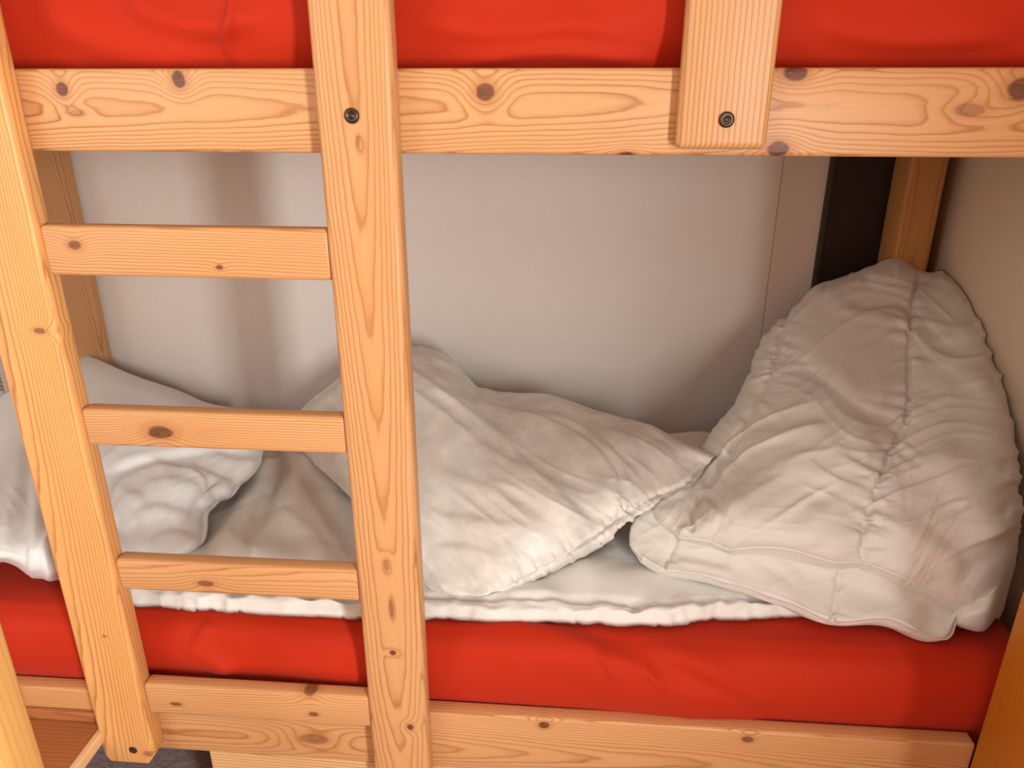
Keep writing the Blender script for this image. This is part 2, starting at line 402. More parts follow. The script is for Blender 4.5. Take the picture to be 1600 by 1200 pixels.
def wrinkle(P, layers, mask=1.0):
    """layers: (angle deg of the crease lines, length px, spacing px, height m, seed[, angle wander])"""
    px, py = pxof(P); H = 0
    for l in layers:
        ang, ln, sp, am, sd = l[:5]; wd_ = l[5] if len(l) > 5 else 25
        wx, wy = vn(px/170, py/170, sd+50), vn(px/170+9, py/170, sd+51)
        a = math.radians(ang); x_, y_ = px+wx*wd_*1.6, py+wy*wd_*1.6
        u = (x_*math.cos(a)+y_*math.sin(a))/ln; v = (-x_*math.sin(a)+y_*math.cos(a))/sp
        nz = vn(u+31, v+57, sd); q = 1-np.abs(nz)*1.7
        gate = np.clip(vn(px/110+3, py/110, sd+60)*1.3+.55, 0, 1)
        H = H+am*np.clip(q, 0, 1)**1.6*gate
    return P+normals(P)*(H*mask)[..., None]
def pucker(P, line, amp, width, count, seed, dep=0, dw=6):
    """gathers running across a stitched line, and the dent of the stitching itself"""
    px, py = pxof(P); d, al = seg_dist(px, py, line); ad = np.abs(d)
    side = np.where(d > 0, 1, 0)
    w1 = vn(al*count+side*17.3+d*.012, 0*al+seed, seed)
    reach = width*(.7+.6*vn(al*count*.4, 0*al+3.3, seed+5))
    H = amp*w1*np.exp(-(ad/reach)**1.3)*np.clip(ad/4, .3, 1)-dep*np.exp(-(ad/dw)**2)
    end = np.clip(np.minimum(al, 1-al)*40+.0, 0, 1)
    return P+normals(P)*(H*end)[..., None]
def relax(P0, eu, ev, iters=220, kg=.006, kb=.18, seed=1, amp=.0015, edge=.25, nsc=24, gmap=None):
    """let a sheet that is longer than the surface it lies on buckle into wrinkles"""
    n, m = P0.shape[:2]; eu = np.broadcast_to(eu, (n, m)); ev = np.broadcast_to(ev, (n, m))
    Lu = np.linalg.norm(P0[1:]-P0[:-1], axis=-1)*(1+(eu[1:]+eu[:-1])/2)
    Lv = np.linalg.norm(P0[:, 1:]-P0[:, :-1], axis=-1)*(1+(ev[:, 1:]+ev[:, :-1])/2)
    e2 = (eu+ev)/2
    Ld = np.linalg.norm(P0[1:, 1:]-P0[:-1, :-1], axis=-1)*(1+e2[1:, 1:]); Le = np.linalg.norm(P0[1:, :-1]-P0[:-1, 1:], axis=-1)*(1+e2[1:, 1:])
    P = P0+normals(P0)*(amp*snoise(n, m, nsc, seed)+amp*.6*snoise(n, m, nsc*2.3, seed+7))[..., None]
    g = np.full((n, m, 1), kg)
    if gmap is not None: g = g*gmap[..., None]
    E = np.zeros((n, m)); E[:2] = E[-2:] = 1; E[:, :2] = E[:, -2:] = 1
    g = np.maximum(g, E[..., None]*edge)
    def con(A, B, Lr, w):
        d = B-A; l = np.linalg.norm(d, axis=-1); c = (d*((l-Lr)/np.maximum(l, 1e-9))[..., None])*w
        return c
    for it in range(iters):
        dP = np.zeros_like(P)
        c = con(P[:-1], P[1:], Lu, .25); dP[:-1] += c; dP[1:] -= c
        c = con(P[:, :-1], P[:, 1:], Lv, .25); dP[:, :-1] += c; dP[:, 1:] -= c
        c = con(P[:-1, :-1], P[1:, 1:], Ld, .08); dP[:-1, :-1] += c; dP[1:, 1:] -= c
        c = con(P[1:, :-1], P[:-1, 1:], Le, .08); dP[1:, :-1] += c; dP[:-1, 1:] -= c
        P = P+dP
        b = np.zeros_like(P); b[1:-1] += (P[:-2]+P[2:])/2-P[1:-1]; b[:, 1:-1] += (P[:, :-2]+P[:, 2:])/2-P[:, 1:-1]
        P = P+kb*b
        P = P+g*(P0-P)
    return P
def body(name, Pf, m, parent=None, thick=.03, back=(0, .45, -.9), zmin=None, ymax=None, xmax=None, loc=(0, 0, 0), pw=.5, sm=30):
    """closed soft body: front sheet, a smooth back sheet, joined along the rim"""
    n, k = Pf.shape[:2]
    s = np.linspace(0, 1, n)[:, None]; t = np.linspace(0, 1, k)[None]
    e = np.minimum(np.minimum(s, 1-s), np.minimum(t, 1-t))*2
    prof = np.clip(e*2.2, 0, 1)**pw
    B = blur(Pf, sm); B[0], B[-1], B[:, 0], B[:, -1] = Pf[0], Pf[-1], Pf[:, 0], Pf[:, -1]
    w = np.clip(e*8, 0, 1)[..., None]; B = Pf*(1-w)+B*w
    bd = np.array(back, float); bd /= np.linalg.norm(bd)
    B = B+bd*(thick*prof)[..., None]
    if zmin is not None: B[..., 2] = np.where(e > 0, np.minimum(np.maximum(B[..., 2], zmin), np.maximum(Pf[..., 2]-.002, zmin)), B[..., 2])
    if ymax is not None: B[..., 1] = np.minimum(B[..., 1], ymax)
    if xmax is not None: B[..., 0] = np.minimum(B[..., 0], xmax)
    idx = np.arange(n*k).reshape(n, k); V = [Pf.reshape(-1, 3)]
    bi = idx.copy(); inner = idx[1:-1, 1:-1]; bi[1:-1, 1:-1] = n*k+np.arange(inner.size).reshape(inner.shape)
    V.append(B[1:-1, 1:-1].reshape(-1, 3)); V = np.concatenate(V)-np.array(loc)
    f1 = np.stack([idx[:-1, :-1], idx[1:, :-1], idx[1:, 1:], idx[:-1, 1:]], -1).reshape(-1, 4)
    f2 = np.stack([bi[:-1, :-1], bi[:-1, 1:], bi[1:, 1:], bi[1:, :-1]], -1).reshape(-1, 4)
    Fc = np.concatenate([f1, f2])
    # orientation: front normals should face the camera
    nn = normals(Pf); mid = nn[n//2, k//2]; view = np.array([0, 0, CZ])-Pf[n//2, k//2]
    if mid@view < 0: Fc = Fc[:, ::-1]
    me = bpy.data.meshes.new(name); me.vertices.add(len(V)); me.vertices.foreach_set('co', V.ravel())
    me.loops.add(Fc.size); me.loops.foreach_set('vertex_index', Fc.ravel().astype(np.int32))
    me.polygons.add(len(Fc)); me.polygons.foreach_set('loop_start', np.arange(0, Fc.size, 4, dtype=np.int32))
    me.polygons.foreach_set('loop_total', np.full(len(Fc), 4, np.int32)); me.update(calc_edges=True); me.validate(); smooth(me)
    return link(name, me, m, parent, (0, 0, 0) if parent else loc)
def ray_net(net, n, m, R=0, Rw=.12, sides=(1, 1, 1, 1)):
    """net of (px, py, Y): points on the lines of sight at world depth Y; near the rim the sheet turns away by R metres"""
    G = netgrid(net, n, m)
    s = np.linspace(0, 1, n)[:, None]+np.zeros((1, m)); t = np.linspace(0, 1, m)[None]+np.zeros((n, 1))
    def rd(x): x = np.clip(1-x/Rw, 0, 1); return 1-np.sqrt(np.maximum(0, 1-x*x))
    add = sides[0]*rd(s)+sides[1]*rd(1-s)+sides[2]*rd(t)+sides[3]*rd(1-t)
    Yd = G[..., 2]+R*np.minimum(add, 1.2)
    d = FW*F+RT*(G[..., :1]-800)-UP*(G[..., 1:2]-600)
    P = d*(Yd/d[..., 1])[..., None]; P[..., 2] += CZ
    return P
def tube(name, pts, r, m, parent, loc=(0, 0, 0), n=8):
    pts = np.array(pts, float)-np.array(loc); k = len(pts); T = np.gradient(pts, axis=0); T /= np.linalg.norm(T, axis=1, keepdims=True)
    ref = np.array([0, 0, 1.]); V = []
    for p, t in zip(pts, T):
        a = np.cross(t, ref); 
        if np.linalg.norm(a) < .1: a = np.cross(t, [0, 1, 0])
        a /= np.linalg.norm(a); b = np.cross(t, a)
        for i in range(n): V.append(p+r*(a*math.cos(2*math.pi*i/n)+b*math.sin(2*math.pi*i/n)))
    Fc = [(i*n+j, i*n+(j+1) % n, (i+1)*n+(j+1) % n, (i+1)*n+j) for i in range(k-1) for j in range(n)]
    Fc += [tuple(range(n))[::-1], tuple(range((k-1)*n, k*n))]
    me = bpy.data.meshes.new(name); me.from_pydata([tuple(v) for v in V], [], Fc); smooth(me)
    return link(name, me, m, parent, (0, 0, 0) if parent else loc)

m_red = cloth_mat('red_sheet_cotton', (.50, .026, .006), .68, .04, .12, weave=.3, spec=.14)
m_white = cloth_mat('white_duvet_cotton', (.75, .72, .67), .6, .12, .22)
m_thin = cloth_mat('white_quilt_cotton', (.80, .775, .735), .55, .12, .15)
m_pil = cloth_mat('white_satin_pillowcase', (.70, .675, .63), .55, .12, .22, sheen_blotch=.8, spec=.45)
m_shiny = cloth_mat('white_glossy_duvet', (.74, .735, .73), .42, .1, .22, spec=.55)

# ------------------------------------------------------------------ mattresses
def mattress(name, x0, x1, y0, y1, z0, z1, folds, label, rnd_=.035, rt=.085):
    """one shell: front face + top sheet as a grid (with creases), closed underneath"""
    n, m = 150, 520
    # profile from the bottom front edge up the face, round the corner and back over the top
    H = z1-z0; Ly = y1-y0; arc = rnd_*math.pi/2; tot = (H-rnd_)+arc+(Ly-rnd_)
    s = np.concatenate([np.linspace(0, H-rnd_+arc+.10, 110), np.linspace(H-rnd_+arc+.10, tot, 41)[1:]]); n = len(s)
    y = np.zeros(n); z = np.zeros(n)
    for i, q in enumerate(s):
        if q < H-rnd_: y[i], z[i] = 0, q
        elif q < H-rnd_+arc: a = (q-(H-rnd_))/rnd_; y[i], z[i] = rnd_-rnd_*math.cos(a), H-rnd_+rnd_*math.sin(a)
        else: y[i], z[i] = rnd_+q-(H-rnd_+arc), H
    bul = .020*np.sin(np.pi*np.clip((s-rt)/(H-rt), 0, 1))**.8
    X = np.linspace(x0, x1, m)
    P = np.zeros((n, m, 3)); P[..., 0] = X[None]; P[..., 1] = (y0+y-bul)[:, None]; P[..., 2] = (z0+z)[:, None]
    ex = np.minimum(X-x0, x1-X); c = np.clip(1-ex/.03, 0, 1); P[..., 2] -= (.03*(1-np.sqrt(1-np.minimum(c, .999)**2)))[None]*np.clip(z/H, 0, 1)[:, None]
    P[..., 1] += (.003*snoise(n, m, 4, 5)+.0012*snoise(n, m, 9, 6))*np.clip((s-rt)/.03, 0, 1)[:, None]
    P = apply_folds(P, folds, normals(P)*(-1 if normals(P)[20, 200, 1] > 0 else 1))
    o = body(name, P, m_red, None, thick=H*.9, back=(0, .25, -1), zmin=None, loc=((x0+x1)/2, (y0+y1)/2, z0), pw=.35, sm=1)
    # flat closed underside
    me = o.data; co = np.zeros(len(me.vertices)*3); me.vertices.foreach_get('co', co); co = co.reshape(-1, 3)
    nb = n*m; back_ = co[nb:]
    back_[:, 2] = 0.0+.0; back_[:, 1] = np.clip(back_[:, 1], y0-(y0+y1)/2+.012, None)
    co[:nb].reshape(n, m, 3)[-1, :, 2] = 0
    me.vertices.foreach_set('co', co.ravel()); me.update()
    o['label'] = label; o['category'] = 'mattress'
    return o
lowf = [([(690, 985), (800, 985), (880, 1000), (960, 1030), (1030, 1062), (1110, 1090), (1200, 1110)], 0.0133, 16, 60),
        ([(1010, 1000), (1090, 1040), (1150, 1070), (1220, 1100)], 0.0095, 26, 14),
        ([(930, 1020), (950, 1035), (960, 1060)], 0.0057, 7, 5), ([(1000, 1035), (1020, 1055), (1040, 1075)], 0.0047, 7, 6),
        ([(330, 968), (312, 1000), (298, 1022)], .0060, 14, 9), ([(262, 995), (285, 1005), (325, 1020), (380, 1045)], .0050, 10, 18),
        ([(318, 1005), (345, 1030), (368, 1050)], .0050, 9, 14), ([(240, 1010), (330, 1035), (450, 1040), (560, 1050)], 0.0076, 16, 16)]
mat_lo = mattress('mattress', -1.262, .84, D+.036, 1.83, lz0+.047, .588, lowf, 'mattress in a red fitted sheet on the lower bunk, under the white bedding')
upf = [([(355, -40), (368, 20), (360, 60), (366, 104)], 0.0100, 5, 9), ([(60, -30), (110, 40), (200, 78), (340, 90)], 0.0120, 34, 28), ([(180, -30), (240, 20), (330, 40), (420, 20)], 0.0140, 22, 22),
       ([(620, 20), (760, 50), (900, 40), (1000, 60)], 0.0080, 25, 20), ([(700, 95), (860, 80), (1020, 92)], 0.0080, 14, 12), ([(1250, 30), (1400, 60), (1600, 50)], 0.0080, 30, 20)]
mat_up = mattress('mattress', -1.262, .84, D+.050, 1.83, uz0+.047, 1.66, upf, 'red sheeted mattress on the upper bunk, resting behind the top side rail', rt=.062)

# ------------------------------------------------------------------ bedding
ZT = .590
# thin quilt lying flat on the mattress
def make_quilt():
    n, m = 130, 330
    fr = [(188, 944), (300, 956), (400, 962), (560, 968), (680, 970), (800, 973), (920, 977), (1040, 980), (1110, 971), (1180, 971), (1260, 966), (1330, 960)]
    F0 = np.array([U(a, b, Z=ZT+.004) for a, b in fr]); Fx = cr(F0, m)
    bk = np.array([[-.86, 1.80], [-.5, 1.83], [-.1, 1.84], [.2, 1.84], [.45, 1.84], [.62, 1.8]]); Bx = cr(bk, m)
    s = np.linspace(0, 1, n)**1.25
    P = np.zeros((n, m, 3))
    for j in range(2): P[..., j] = Fx[None, :, j]*(1-s)[:, None]+Bx[None, :, j]*s[:, None]
    dfront = s*.72; h = .030*np.sqrt(np.clip(1-np.clip(1-dfront/.022, 0, 1)**2, 0, 1))
    sv = np.linspace(0, 1, n)[:, None]; base = h[:, None]+np.zeros((n, m))
    base += .010*np.exp(-((dfront-.10)/.07)**2)[:, None]
    base += (.006*snoise(n, m, 5, 3)+.004*snoise(n, m, 9, 31))*np.clip(dfront/.05, 0, 1)[:, None]
    seam = np.exp(-((dfront-.034)/.006)**2)[:, None]; base -= .008*seam
    back = np.clip((s-.55)/.45, 0, 1)[:, None]; base += .058*back**2*(1-.0*back)
    e = np.minimum(np.arange(m), m-1-np.arange(m))/m; base *= np.sqrt(np.clip(e/.012, 0, 1))[None]
    bk_ = np.clip((1-s)/.03, 0, 1)[:, None]; base = base*np.sqrt(np.clip(bk_, 0, 1))
    P[..., 2] = ZT+.003+base
    jag = .0022*vn(np.arange(m)/7.0, np.zeros(m)+.5, 8)+.003*vn(np.arange(m)/21.0, np.zeros(m)+.5, 9); P[..., 1] += jag[None]*np.exp(-(dfront/.03))[:, None]
    P = apply_folds(P, [([(335, 895), (372, 830), (402, 770), (432, 722)], .034, 26, 22, 1), ([(392, 890), (425, 820), (446, 760), (452, 728)], .022, 10, 26, 1), ([(455, 760), (500, 820), (545, 885)], .020, 16, 30, 1),
                        ([(405, 742), (440, 732), (500, 745)], .018, 9, 14, 1), ([(430, 720), (480, 712), (540, 700)], .035, 50, 60), ([(430, 800), (480, 835), (520, 885)], .012, 8, 18), ([(470, 730), (510, 760), (550, 800)], .012, 10, 16), ([(350, 860), (380, 860), (410, 880)], .010, 9, 12),
                        ([(880, 880), (930, 905), (1000, 900), (1060, 905)], .006, 22, 30), ([(780, 935), (850, 925), (880, 960)], .006, 12, 14)],
                    np.broadcast_to(np.array([0, 0, 1.]), P.shape))
    P = pucker(P, [(215, 926), (400, 934), (560, 942), (800, 949), (940, 954), (1040, 955), (1110, 946), (1260, 941)], .009, 26, 70, 77, .004, 4)
    P = wrinkle(P, [(70, 60, 22, .004, 71), (20, 120, 40, .005, 72), (-30, 90, 30, .004, 73)])
    ev = .02+.05*np.exp(-((dfront-.034)/.018)**2)[:, None]+np.zeros((n, m)); eu = .03+0*ev
    P = relax(P, eu, ev, 140, .03, .10, 5, .0008, .6, 14)
    P[..., 2] = np.maximum(P[..., 2], ZT+.001)
    o = body('quilt', P, m_thin, None, .02, (0, 0, -1), zmin=ZT, loc=(-.1, 1.5, ZT))
    o['label'] = 'thin white quilt spread flat over the red lower mattress, hem showing along its front edge'; o['category'] = 'quilt'
    return o
make_quilt()

# left duvet (two folded lobes)
def make_left():
    n, m = 230, 230
    net = [[(-190, 700, 1.62), (-60, 655, 1.70), (30, 598, 1.76), (90, 545, 1.80), (140, 550, 1.82), (200, 580, 1.82), (270, 608, 1.80), (330, 632, 1.78), (378, 640, 1.76)],
           [(-190, 760, 1.50), (-60, 720, 1.55), (20, 672, 1.58), (90, 630, 1.62), (150, 625, 1.64), (215, 640, 1.64), (290, 655, 1.62), (345, 670, 1.60), (395, 680, 1.58)],
           [(-190, 820, 1.36), (-60, 780, 1.38), (20, 742, 1.40), (95, 705, 1.44), (160, 690, 1.47), (235, 690, 1.48), (310, 692, 1.48), (365, 700, 1.49), (408, 710, 1.48)],
           [(-190, 850, 1.22), (-60, 815, 1.23), (20, 792, 1.25), (100, 780, 1.29), (170, 755, 1.34), (240, 742, 1.36), (305, 735, 1.38), (350, 745, 1.40), (385, 748, 1.40)],
           [(-190, 880, 1.12), (-60, 848, 1.13), (18, 836, 1.145), (100, 832, 1.17), (170, 810, 1.22), (230, 795, 1.25), (280, 785, 1.28), (305, 790, 1.30), (322, 795, 1.31)],
           [(-190, 885, 1.085), (-60, 865, 1.09), (12, 862, 1.10), (60, 874, 1.105), (115, 872, 1.13), (190, 862, 1.17), (245, 850, 1.20), (290, 845, 1.22), (318, 840, 1.24)],
           [(-190, 890, 1.09), (-60, 876, 1.09), (8, 879, 1.095), (48, 898, 1.10), (85, 906, 1.105), (140, 908, 1.115), (195, 898, 1.14), (250, 885, 1.17), (300, 866, 1.21)]]
    P = ray_net(net, n, m, .05, .09)
    P = apply_folds(P, [
        ([(165, 738), (220, 722), (290, 708), (350, 700), (405, 704)], 0.0173, 40, 5, 1),
        ([(172, 795), (200, 757), (250, 738), (300, 748), (322, 785)], 0.0173, 7, 40, 1),
        ([(225, 780), (250, 765), (290, 768), (312, 790)], 0.0072, 8, 18), ([(330, 712), (365, 725), (400, 722)], 0.0072, 7, 20, 1),
        ([(290, 728), (325, 748), (372, 764)], 0.0101, 6, 14), ([(305, 792), (330, 772), (360, 765)], 0.0115, 6, 12, 1),
        ([(195, 835), (240, 802), (305, 812)], 0.0094, 8, 16), ([(215, 862), (262, 838), (315, 850)], 0.0094, 8, 14), ([(175, 820), (200, 790), (230, 780)], 0.0072, 9, 12),
        ([(38, 690), (25, 780), (5, 860)], 0.0144, 10, 34, 1), ([(62, 720), (55, 800), (50, 890)], 0.0130, 24, 6, 1), ([(80, 830), (72, 870), (82, 908)], 0.0086, 8, 8, 1), ([(0, 740), (-20, 800), (-30, 860)], 0.0101, 12, 16),
        ([(150, 590), (220, 610), (300, 640)], 0.0043, 40, 14), ([(140, 650), (230, 660), (330, 665)], 0.0058, 30, 8), ([(178, 700), (240, 705), (300, 690)], 0.0065, 12, 8)])
    P = wrinkle(P, [(-40, 170, 30, .005, 81, 45), (-60, 110, 16, .003, 82, 45), (-30, 80, 10, .0016, 84, 50)], np.clip((np.arange(n)/n-.22)*5, .22, 1)[:, None])
    eu = .05+.03*np.clip(snoise(n, m, 5, 2), -1, 1); ev = .045+.03*np.clip(snoise(n, m, 5, 4), -1, 1)
    eu[:75] *= .35; ev[:75] *= .35
    P = relax(P, eu, ev, 200, .008, .07, 3, .0012, .4, 24)
    P[..., 2] = np.maximum(P[..., 2], ZT+.002); P[..., 1] = np.minimum(P[..., 1], 1.83)
    o = body('duvet', P, m_shiny, None, .07, (0, .92, -.35), zmin=ZT+.0, ymax=1.833, loc=(-.95, 1.35, ZT))
    o['label'] = 'crumpled glossy white duvet heaped behind the ladder at the left end of the lower bunk'; o['category'] = 'duvet'
make_left()

# pillow leaning in the middle
def make_pillow():
    n, m = 240, 260
    net = [[(470, 640, 1.70), (540, 583, 1.74), (600, 550, 1.76), (652, 543, 1.78), (700, 556, 1.78), (748, 608, 1.78), (800, 614, 1.77), (860, 616, 1.74), (930, 640, 1.68), (1005, 662, 1.60), (1072, 692, 1.47), (1118, 714, 1.40)],
           [(468, 690, 1.60), (540, 640, 1.60), (600, 610, 1.60), (655, 600, 1.60), (712, 612, 1.60), (765, 645, 1.62), (820, 655, 1.60), (880, 660, 1.57), (945, 680, 1.52), (1005, 695, 1.47), (1060, 712, 1.43), (1104, 728, 1.41)],
           [(490, 725, 1.52), (548, 700, 1.48), (605, 685, 1.46), (660, 675, 1.45), (720, 680, 1.45), (775, 695, 1.46), (830, 702, 1.45), (890, 708, 1.43), (950, 722, 1.41), (1005, 733, 1.39), (1055, 742, 1.37), (1092, 745, 1.36)],
           [(525, 755, 1.45), (570, 755, 1.37), (620, 758, 1.33), (672, 760, 1.31), (725, 765, 1.30), (780, 768, 1.30), (835, 768, 1.31), (888, 770, 1.31), (940, 773, 1.31), (990, 775, 1.31), (1035, 773, 1.32), (1072, 762, 1.33)],
           [(560, 790, 1.38), (600, 810, 1.27), (640, 828, 1.23), (685, 835, 1.22), (735, 838, 1.21), (785, 836, 1.21), (830, 832, 1.22), (875, 825, 1.24), (920, 817, 1.26), (965, 808, 1.28), (1000, 798, 1.29), (1018, 789, 1.30)],
           [(610, 850, 1.28), (640, 875, 1.20), (670, 893, 1.17), (710, 902, 1.165), (755, 903, 1.165), (795, 897, 1.17), (830, 888, 1.18), (865, 876, 1.195), (895, 862, 1.21), (925, 848, 1.23), (950, 835, 1.25), (968, 823, 1.27)],
           [(655, 900, 1.20), (672, 925, 1.165), (690, 943, 1.15), (725, 953, 1.145), (765, 946, 1.15), (800, 930, 1.165), (830, 913, 1.18), (855, 898, 1.195), (880, 886, 1.205), (905, 872, 1.22), (930, 856, 1.235), (952, 840, 1.25)]]
    P = ray_net(net, n, m, .045, .07, (1, 1, .6, .0))
    fl = [([(652, 560), (720, 640), (800, 720), (880, 790), (930, 840)], .016, 12, 50, 1), ([(745, 608), (790, 660), (830, 700)], .014, 16, 50, 1),
          ([(660, 640), (740, 710), (830, 770), (900, 820)], .009, 12, 26), ([(655, 720), (720, 760), (800, 800), (870, 850)], .008, 12, 22),
          ([(800, 650), (860, 665), (920, 700), (955, 750), (962, 810)], .014, 5, 24, 1), ([(830, 645), (890, 660), (945, 700), (975, 760), (972, 815)], .006, 5, 8, 1),
          ([(760, 640), (840, 660), (900, 710), (930, 780)], .006, 8, 16), ([(930, 650), (985, 700), (1010, 760)], .007, 10, 22), ([(970, 670), (1030, 700), (1060, 740)], .006, 8, 14),
          ([(660, 800), (740, 820), (820, 830), (880, 860)], .006, 9, 16), ([(665, 860), (740, 862), (810, 880)], .006, 8, 14), ([(670, 900), (720, 925), (780, 930)], .008, 7, 12),
          ([(500, 640), (530, 690), (548, 750)], .008, 16, 20)]
    P = apply_folds(P, fl)
    px, py = PR(P.reshape(-1, 3)); px = px.reshape(n, m); py = py.reshape(n, m)
    d, al = seg_dist(px, py, [(1098, 728), (1066, 762), (1015, 780), (960, 815), (868, 880), (795, 920), (758, 936)])
    seam = np.exp(-(d/14)**2); P = wrinkle(P, [(40, 240, 30, .0085, 91, 12), (31, 160, 16, .0042, 92, 14), (50, 110, 10, .0020, 93, 16)], np.clip(1-np.arange(n)/n*.0, .3, 1)[:, None])
    P = pucker(P, [(1098, 728), (1066, 758), (1015, 778), (960, 813), (868, 878), (795, 920), (758, 934)], .004, 22, 60, 95, .005, 4)
    eu = .035+.0*px; ev = .035+.10*seam
    P = relax(P, eu, ev, 180, .010, .07, 11, .0010, .6, 26)
    P[..., 2] = np.maximum(P[..., 2], ZT+.034)
    o = body('pillow', P, m_pil, None, .09, (0, .85, -.5), zmin=ZT+.012, ymax=1.835, loc=(-.05, 1.45, ZT))
    o['label'] = 'large white pillow in a satiny pillowcase, slumped on the quilt behind the right ladder rail'; o['category'] = 'pillow'
    return o
make_pillow()

# quilted duvet heaped against the right wall
def make_right():
    e = empty('duvet', (.55, 1.45, ZT), 'large puffy white duvet with stitched seams, bunched up against the right wall', 'duvet')
    lo = np.array(e.location)
    n, m = 300, 270
    net = [[(1215, 500, 1.80), (1275, 458, 1.82), (1338, 434, 1.82), (1398, 408, 1.80), (1438, 424, 1.80), (1478, 433, 1.78), (1498, 450, 1.75), (1508, 470, 1.72)],
           [(1185, 548, 1.74), (1245, 520, 1.72), (1320, 500, 1.70), (1390, 490, 1.68), (1426, 490, 1.67), (1470, 495, 1.66), (1505, 505, 1.64), (1530, 520, 1.63)],
           [(1172, 590, 1.66), (1215, 585, 1.61), (1290, 580, 1.57), (1370, 575, 1.55), (1420, 572, 1.54), (1475, 575, 1.53), (1525, 580, 1.51), (1556, 590, 1.52)],
           [(1140, 645, 1.58), (1178, 640, 1.52), (1250, 645, 1.45), (1340, 650, 1.42), (1416, 650, 1.41), (1480, 655, 1.39), (1540, 660, 1.38), (1573, 665, 1.41)],
           [(1104, 695, 1.50), (1142, 700, 1.44), (1215, 710, 1.36), (1310, 718, 1.32), (1390, 725, 1.30), (1465, 730, 1.28), (1540, 738, 1.27), (1578, 742, 1.31)],
           [(1080, 745, 1.41), (1112, 755, 1.36), (1185, 768, 1.29), (1280, 782, 1.25), (1366, 792, 1.23), (1450, 803, 1.21), (1530, 815, 1.20), (1576, 822, 1.24)],
           [(1030, 785, 1.32), (1080, 805, 1.27), (1160, 815, 1.225), (1250, 828, 1.195), (1350, 848, 1.18), (1440, 868, 1.165), (1520, 890, 1.155), (1568, 896, 1.18)],
           [(1022, 797, 1.30), (1072, 832, 1.235), (1140, 838, 1.21), (1225, 845, 1.19), (1320, 872, 1.17), (1415, 893, 1.155), (1500, 937, 1.14), (1552, 962, 1.15)]]
    P = ray_net(net, n, m, .05, .06, (1, .12, 1, 1))
    P = apply_folds(P, [([(1240, 555), (1300, 608), (1350, 642), (1418, 655)], -.012, 12, 26, 1), ([(1200, 740), (1290, 700), (1360, 670)], .010, 30, 22), ([(1110, 832), (1200, 800), (1290, 740), (1345, 700)], .015, 34, 26, 1),
                        ([(1250, 850), (1300, 800), (1380, 740)], .008, 24, 16), ([(1440, 700), (1500, 760), (1545, 850)], .012, 30, 24, 1), ([(1380, 820), (1440, 850), (1500, 900)], .010, 18, 18),
                        ([(1450, 560), (1510, 590), (1550, 640)], .007, 16, 14), ([(1290, 470), (1340, 500), (1400, 510)], .006, 14, 12), ([(1080, 800), (1105, 800), (1120, 832)], .004, 12, 14), ([(1165, 690), (1240, 690), (1300, 680)], .007, 14, 12)])
    px, py = PR(P.reshape(-1, 3)); px = px.reshape(n, m); py = py.reshape(n, m)
    SA = [(1437, 424), (1426, 480), (1421, 560), (1418, 650), (1386, 722), (1368, 780), (1350, 835), (1352, 885)]
    s1, a1 = seg_dist(px, py, SA)
    SB = [(1232, 470), (1215, 540), (1197, 595), (1172, 645), (1142, 700), (1112, 755), (1084, 800), (1078, 835)]
    s2, a2 = seg_dist(px, py, SB)
    nn = normals(P); sg = np.sign(nn[n//2, m//2]@(np.array([0, 0, CZ])-P[n//2, m//2])); nn = nn*sg
    pl = .012*(1-np.exp(-(np.minimum(abs(s1), abs(s2))/45)**2))
    P = P+nn*pl[..., None]
    P = wrinkle(P, [(-24, 200, 32, .0085, 101, 45), (10, 170, 22, .0038, 102, 40), (-32, 110, 13, .0022, 103, 45), (4, 90, 9, .0012, 109, 30)])
    P = pucker(P, SA, .0062, 58, 44, 105, .010, 5); P = pucker(P, SB, .0045, 40, 34, 106, .009, 5)
    P = pucker(P, [(1215, 500), (1275, 458), (1338, 434), (1398, 408), (1438, 424), (1478, 433), (1508, 470), (1556, 590), (1573, 665), (1578, 742), (1576, 822)], .004, 30, 48, 107, 0)
    P = pucker(P, [(1215, 500), (1185, 548), (1172, 590), (1140, 645), (1104, 695), (1080, 745), (1030, 785)], .0035, 24, 34, 108, 0)
    g = .05*np.exp(-(s1/30)**2)+.05*np.exp(-(s2/26)**2)
    rimT = np.clip(1-(np.arange(n)/n)/.12, 0, 1)[:, None]
    eu = .035+g+.10*rimT*0; ev = .035+.04*np.clip(snoise(n, m, 4, 12), 0, 1)
    # scalloped rim where the shell is gathered
    P = relax(P, eu, ev, 160, .012, .07, 21, .0010, .3, 34)
    P[..., 2] = np.maximum(P[..., 2], ZT+.02); P[..., 0] = np.minimum(P[..., 0], WX-.006)
    body('top_layer', P-lo, m_white, e, .16, (.0, .5, -.85), zmin=.04, ymax=1.83-lo[1], xmax=.895-lo[0])
    # lower folded layer
    n2, m2 = 120, 300
